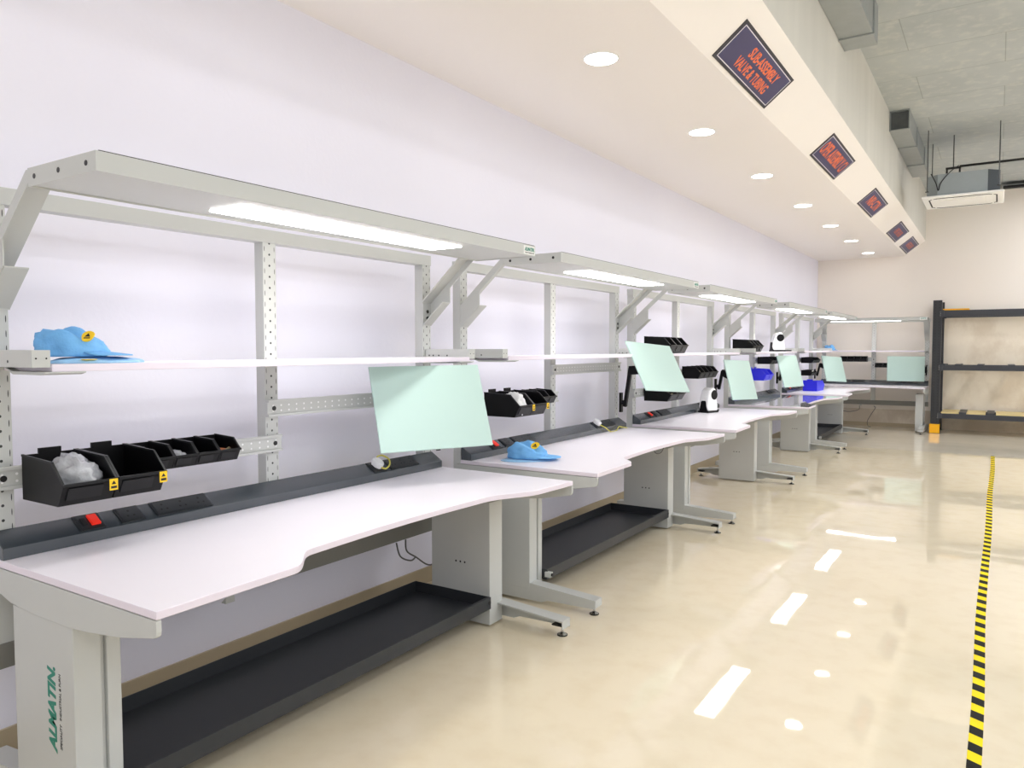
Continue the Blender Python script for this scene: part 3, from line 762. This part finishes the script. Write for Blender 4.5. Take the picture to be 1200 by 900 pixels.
signs = [(5.06,('SUB-ASSEMBLY','VALVE & TUBING'),'nearest and largest'),(7.81,('OPER ASSEMBLY C1',),'second from the camera, one line of text'),(10.52,('NRI-CTN',),'third from the camera, short text'),(13.32,None,'fourth from the camera'),(15.13,None,'farthest, beside the back wall')]
for yc, txt, wh in signs:
    cen = Vector((-1.375,yc,ZC+(-1.375-XF)/(XB-XF)*(ZB-ZC)))
    t = thing('hanging_sign', 'navy sign with orange lettering on ceiling edge, '+wh, 'sign', cen+nrm*.001, group='navy department signs')
    # local frame: text runs along +y reversed so it reads from below
    ex = Vector((0,1,0)); ey = un; 
    mt = Matrix((ex, ey, ex.cross(ey))).transposed().to_4x4()
    flip = mt.to_3x3().col[2].dot(nrm) if False else (ex.cross(ey)).dot(nrm)
    zs = 1 if flip > 0 else -1
    if zs < 0: mt = Matrix((ex, ey, nrm)).transposed().to_4x4()
    w, h = 1.18, .265
    mb = MB(); mb.box(-w/2,w/2,-h/2,h/2,0,.004,'signedge',mt); mb.box(-w/2+.03,w/2-.03,-h/2+.016,h/2-.016,.004,.0055,'navy',mt)
    part('board', mb, t)
    mb = MB(); a, b = w/2-.034, h/2-.020
    for q in ((-a,a,b-.005,b),(-a,a,-b,-b+.005),(-a,-a+.008,-b,b),(a-.008,a,-b,b)): mb.box(*q,.0055,.0062,'signline',mt)
    part('pinstripe', mb, t)
    mb = MB()
    if txt and len(txt) == 2:
        for ln, (oy, wd, ox) in zip(txt, ((.040,.62,.06),(-.052,.68,.02))):
            me = text_mesh(ln,.09,wd,0,.002); sc = mt @ Matrix.Translation((ox,oy,.0062)) @ Matrix.Diagonal((1,1.05,1,1))
            mb.add_mesh(me,'signtext',sc)
    elif txt:
        wd = 1.0 if len(txt[0]) > 10 else .70
        mb.add_mesh(text_mesh(txt[0],.175,wd,0,.003),'signtext', mt @ Matrix.Translation((0,0,.0062)))
    else:
        for i in range(9):
            x = -.3+i*.075
            mb.box(x-.02,x-.008,-.05,.05,.0062,.0068,'signtext',mt); mb.box(x-.02,x+.025,(.038 if i%2 else -.006),(.05 if i%2 else .006),.0062,.0068,'signtext',mt)
            if i%3: mb.box(x+.014,x+.026,-.05,.05,.0062,.0068,'signtext',mt)
    part('lettering', mb, t)

# ------------------------------------------------------------------ ceiling services
def metal_duct(label, x0, x1, y0, y1, z0, z1):
    t = thing('air_duct', label, 'duct', (x0,y0,z0)); th = .012
    mb = MB(); w, l, h = x1-x0, y1-y0, z1-z0
    mb.box(0,w,0,l,0,th,'galv'); mb.box(0,w,0,l,h-th,h,'galv'); mb.box(0,th,0,l,th,h-th,'galv'); mb.box(w-th,w,0,l,th,h-th,'galv')
    mb.box(th,w-th,.05,.06,th,h-th,'duct_in'); mb.box(th,w-th,l-.06,l-.05,th,h-th,'duct_in')
    k = 1
    part('casing', mb, t)
    yy = .9
    while yy < l-.1:
        mb = MB(); mb.box(-.0,w+.014,yy,yy+.03,-.014,h,'galv'); part('flange', mb, t, bevel=.003); yy += 1.15
    return t
metal_duct('near grey rectangular duct under the slab, cut by the top edge of the photo', XB+.002, XB+.26, 3.6, 7.1, 4.06, ZS-.001)
metal_duct('far grey rectangular duct under the slab, its dark open end towards the camera', XB+.002, XB+.22, 10.25, 13.2, 4.13, ZS-.001)
# cassette air conditioner
t = thing('cassette_air_conditioner', 'white ceiling cassette air conditioner hung below the concrete slab', 'air conditioner', (-.445,11.83,3.47))
mb = MB(); w = .475; oct_ = [(-w,-w),(w,-w),(w,w),(-w,w)]
mb.prism([(-w*.97,-w*.97),(w*.97,-w*.97),(w*.97,w*.97),(-w*.97,w*.97)], .0, .03,'acwhite','z'); 
part('fascia', mb, t, bevel=.012)
mb = MB(); mb.box(-.26,.26,-.26,.26,-.012,.002,'acwhite'); part('intake_grille', mb, t, bevel=.006)
for a in range(4):
    mb = MB(); mt = Matrix.Rotation(a*PI/2,4,'Z')
    mb.prism([(-.33,.345),(-.28,.372),(.28,.372),(.33,.345),(.33,.352),(.29,.388),(-.29,.388),(-.33,.352)], -.004,.002,'pin_and_shadow','z',mt)
    part('air_slot', mb, t)
mb = MB(); b = .41; ch = .13
mb.prism([(-b+ch,-b),(b-ch,-b),(b,-b+ch),(b,b-ch),(b-ch,b),(-b+ch,b),(-b,b-ch),(-b,-b+ch)], .035,.31,'acfoam','z')
mb.prism([(-b+ch,-b-.002),(b-ch,-b-.002),(b+.002,-b+ch),(b+.002,b-ch),(b-ch,b),(-b+ch,b),(-b-.002,b-ch),(-b-.002,-b+ch)], .03,.036,'acdark','z')
part('casing', mb, t)
mb = MB(); mb.prism([(b-ch+.001,-b-.003),(b+.003,-b+ch-.001),(b+.003,b-ch),(b-.01,b-ch),(b-.01,-b+ch),(b-ch,-b+.01)], .036,.309,'acdark','z'); part('electrics_box', mb, t)
for x, yq in ((-.40,-.40),(.40,-.40),(-.40,.40),(.40,.40)):
    mb = MB(); mb.cyl((x,yq,.10),.006,ZS-3.47-.10,'rod',n=8); mb.box(x-.02,x+.02,yq-.02,yq+.02,.09,.10,'rod'); part('hanger_rod', mb, t)
mb = MB(); mb.tube([(-.36,-.38,.33),(-.30,-.42,.2),(-.27,-.42,.10),(-.24,-.42,.2),(-.14,-.40,.33),(-.05,-.3,.42)], .006,'pipe'); part('drain_hose', mb, t, smooth=True)
mb = MB(); mb.tube([(-.20,.02,.31),(-.20,.02,.46)], .012,'pipe',sub=2); mb.tube([(-.05,.02,.31),(-.05,.02,.46)], .012,'pipe',sub=2); mb.bar((-.215,.02,.46),(-.035,.02,.46),.026,.026,'pipe'); mb.cyl((-.125,.02,.47),.007,.43,'rod',n=8)
part('pipe_stub', mb, t)
mb = MB(); mb.tube([(-.50,11.9,3.955),(-.2,11.9,3.955),(1.0,11.9,3.955),(2.6,11.9,3.955)], .016,'pipe')
for x in (.9,2.3): mb.cyl((x,11.9,3.955),.006,ZS-3.955,'rod',n=8)
tag(part('refrigerant_pipe', mb, smooth=False), 'thin black pipe running right from the air conditioner under the slab', 'pipe')
mb = MB(); mb.tube([(.0,15.62,4.27),(1.0,15.62,4.27),(3.0,15.62,4.27)], .028,'pipe'); mb.box(-.02,3,15.60,YW,4.298,4.308,'galv')
tag(part('lagged_pipe', mb), 'thick black lagged pipe along the top of the back wall', 'pipe')

# ------------------------------------------------------------------ rack
t = thing('storage_rack', 'anthracite pallet-style rack with yellow foot guards against the back wall', 'rack', (-.905,15.08,0))
RW, RD = 2.3, .70
for x in (0, RW):
    for yq in (0, RD):
        mb = MB(); mb.box(-.068,.068,-.04,.04,.006,2.33,'rackslot')
        p = part('post', mb, t, (x,yq,0), bevel=.003)
        mb = MB(); mb.box(-.08,.08,-.06,.06,0,.006,'rack'); part('base_plate', mb, p)
    mb = MB()
    for k in range(4): mb.bar((x,.04,.3+.5*k),(x,RD-.04,.3+.5*k+(.4 if k%2 else .0)),.025,.025,'rack')
    part('side_brace', mb, t)
    mb = MB(); mb.box(x-.082,x+.075,-.062,-.05,.006,.165,'guard'); mb.box(x-.082,x-.072,-.05,.02,.006,.165,'guard'); mb.box(x+.069,x+.075,-.05,.02,.006,.165,'guard'); o = part('foot_guard', mb, t, bevel=.003); o['label'] = 'orange yellow foot guard'
for z0, z1 in ((2.045,2.15),(1.11,1.195),(.27,.355)):
    for yq in (-.02, RD):
        mb = MB(); mb.box(.068,RW-.068,yq-.025,yq+.025,z0,z1,'rack')
        for x in (.072, RW-.112): mb.box(x-.03,x+.03,yq-.045,yq-.026,z0-.01,z1+.01,'rack')
        for x in (.045, RW-.045):
            for dz in (.02,.05,.08): mb.cyl((x,yq-.046,z0+dz-.005),.006,.002,'chrome',axis='y',n=8)
        part('beam', mb, t, bevel=.002)
mb = MB()
for x in (.09,.33,.66,1.1,1.5): mb.box(x-.05,x+.05,-.046,RD+.02,1.195,1.215,'rack')
part('deck_support', mb, t)
mb = MB()
for a, b_ in ((.09,.37),(.44,.75),(.90,2.2)): mb.box(a,b_,-.02,RD,.356,.378,'board')
o = part('shelf_board', mb, t); o['label'] = 'pale wooden shelf board'
mb = MB()
for x in (.41,.82): mb.box(x-.05,x+.06,-.046,RD,.355,.388,'rack')
part('deck_support', mb, t)
mb = MB(); mb.box(.08,.47,-.02,.4,2.151,2.178,'guard')
tag(part('yellow_guard', mb, loc=(-.905,15.08,0)), 'flat yellow piece lying on the top beam of the dark rack', 'guard')

# ------------------------------------------------------------------ floor tape
mb = MB(); N = 60
L0 = []; R0 = []
for i in range(N+1):
    y = -1.0+13.3*i/N; xc = -.034+.004*math.sin(y*1.9)-.012*math.exp(-((y-4.7)/.9)**2)+.012*max(0,(y-8)/4)
    L0.append(mb.bm.verts.new((xc-.0235,y,.0012))); R0.append(mb.bm.verts.new((xc+.0235,y,.0012)))
for i in range(N): mb.face([L0[i],R0[i],R0[i+1],L0[i+1]],'tape')
o = part('hazard_tape', mb); tag(o, 'yellow and black striped tape stuck along the beige floor', 'tape')
sm = o.modifiers.new('Solid','SOLIDIFY'); sm.thickness = .0008; sm.offset = -1

# ------------------------------------------------------------------ light
M['hall'] = plain('added_fill_diffuser', (255,255,255), .5, emis=(246,248,255), es=9.5)  # glow of the out-of-view panels added to brighten the hall
for ix, x in enumerate((1.5, 3.5, 5.5)):
    for iy in range(7):
        t = thing('added_fill_panel', 'unseen rectangular white fill light panel, added to brighten the hall, hung on rods under the concrete slab', 'light', (x,(-1,2,5,7.8,10.2,12.6,14.6)[iy],4.15), group='added fill light panels')
        mb = MB(); mb.box(-.3,.3,-.6,.6,.01,.05,'acwhite'); part('housing', mb, t, bevel=.004)
        mb = MB(); mb.box(-.285,.285,-.585,.585,0,.0095,'hall'); part('diffuser', mb, t)
        mb = MB()
        for yy in (-.45,.45): mb.cyl((0,yy,.05),.004,ZS-4.15-.05,'rod',n=6)
        part('hanger_rod', mb, t)
w = bpy.data.worlds.new('World'); bpy.context.scene.world = w; w.use_nodes = True
bg = w.node_tree.nodes['Background']; bg.inputs[0].default_value = (.975,.98,1.0,1); bg.inputs[1].default_value = .62

# ------------------------------------------------------------------ camera
f = 877.1715
R = ((0.8389,-0.0250,-0.5437),(0.5445,0.0408,0.8378),(-0.0010,0.9989,-0.0476))
cam = bpy.data.cameras.new('Camera'); co = bpy.data.objects.new('Camera', cam); C.objects.link(co)
cam.sensor_fit = 'HORIZONTAL'; cam.sensor_width = 36; cam.lens = 36*f/1200; cam.clip_start = .05
right = Vector((R[0][0],R[1][0],R[2][0])); up = Vector((R[0][1],R[1][1],R[2][1])); fw = Vector((R[0][2],R[1][2],R[2][2]))
fw.normalize(); right = (right-fw*right.dot(fw)).normalized(); up = right.cross(fw)
mt = Matrix((right, up, -fw)).transposed().to_4x4(); mt.translation = (0,0,1.5)
co.matrix_world = mt
sc = bpy.context.scene; sc.camera = co
sc.view_settings.view_transform = 'Standard'; sc.view_settings.look = 'None'; sc.view_settings.gamma = 1; sc.view_settings.use_curve_mapping = False
sc.view_settings.exposure = 0.6
sc.cycles.max_bounces = 10; sc.cycles.diffuse_bounces = 6; sc.cycles.glossy_bounces = 5
sc.cycles.sample_clamp_indirect = 6
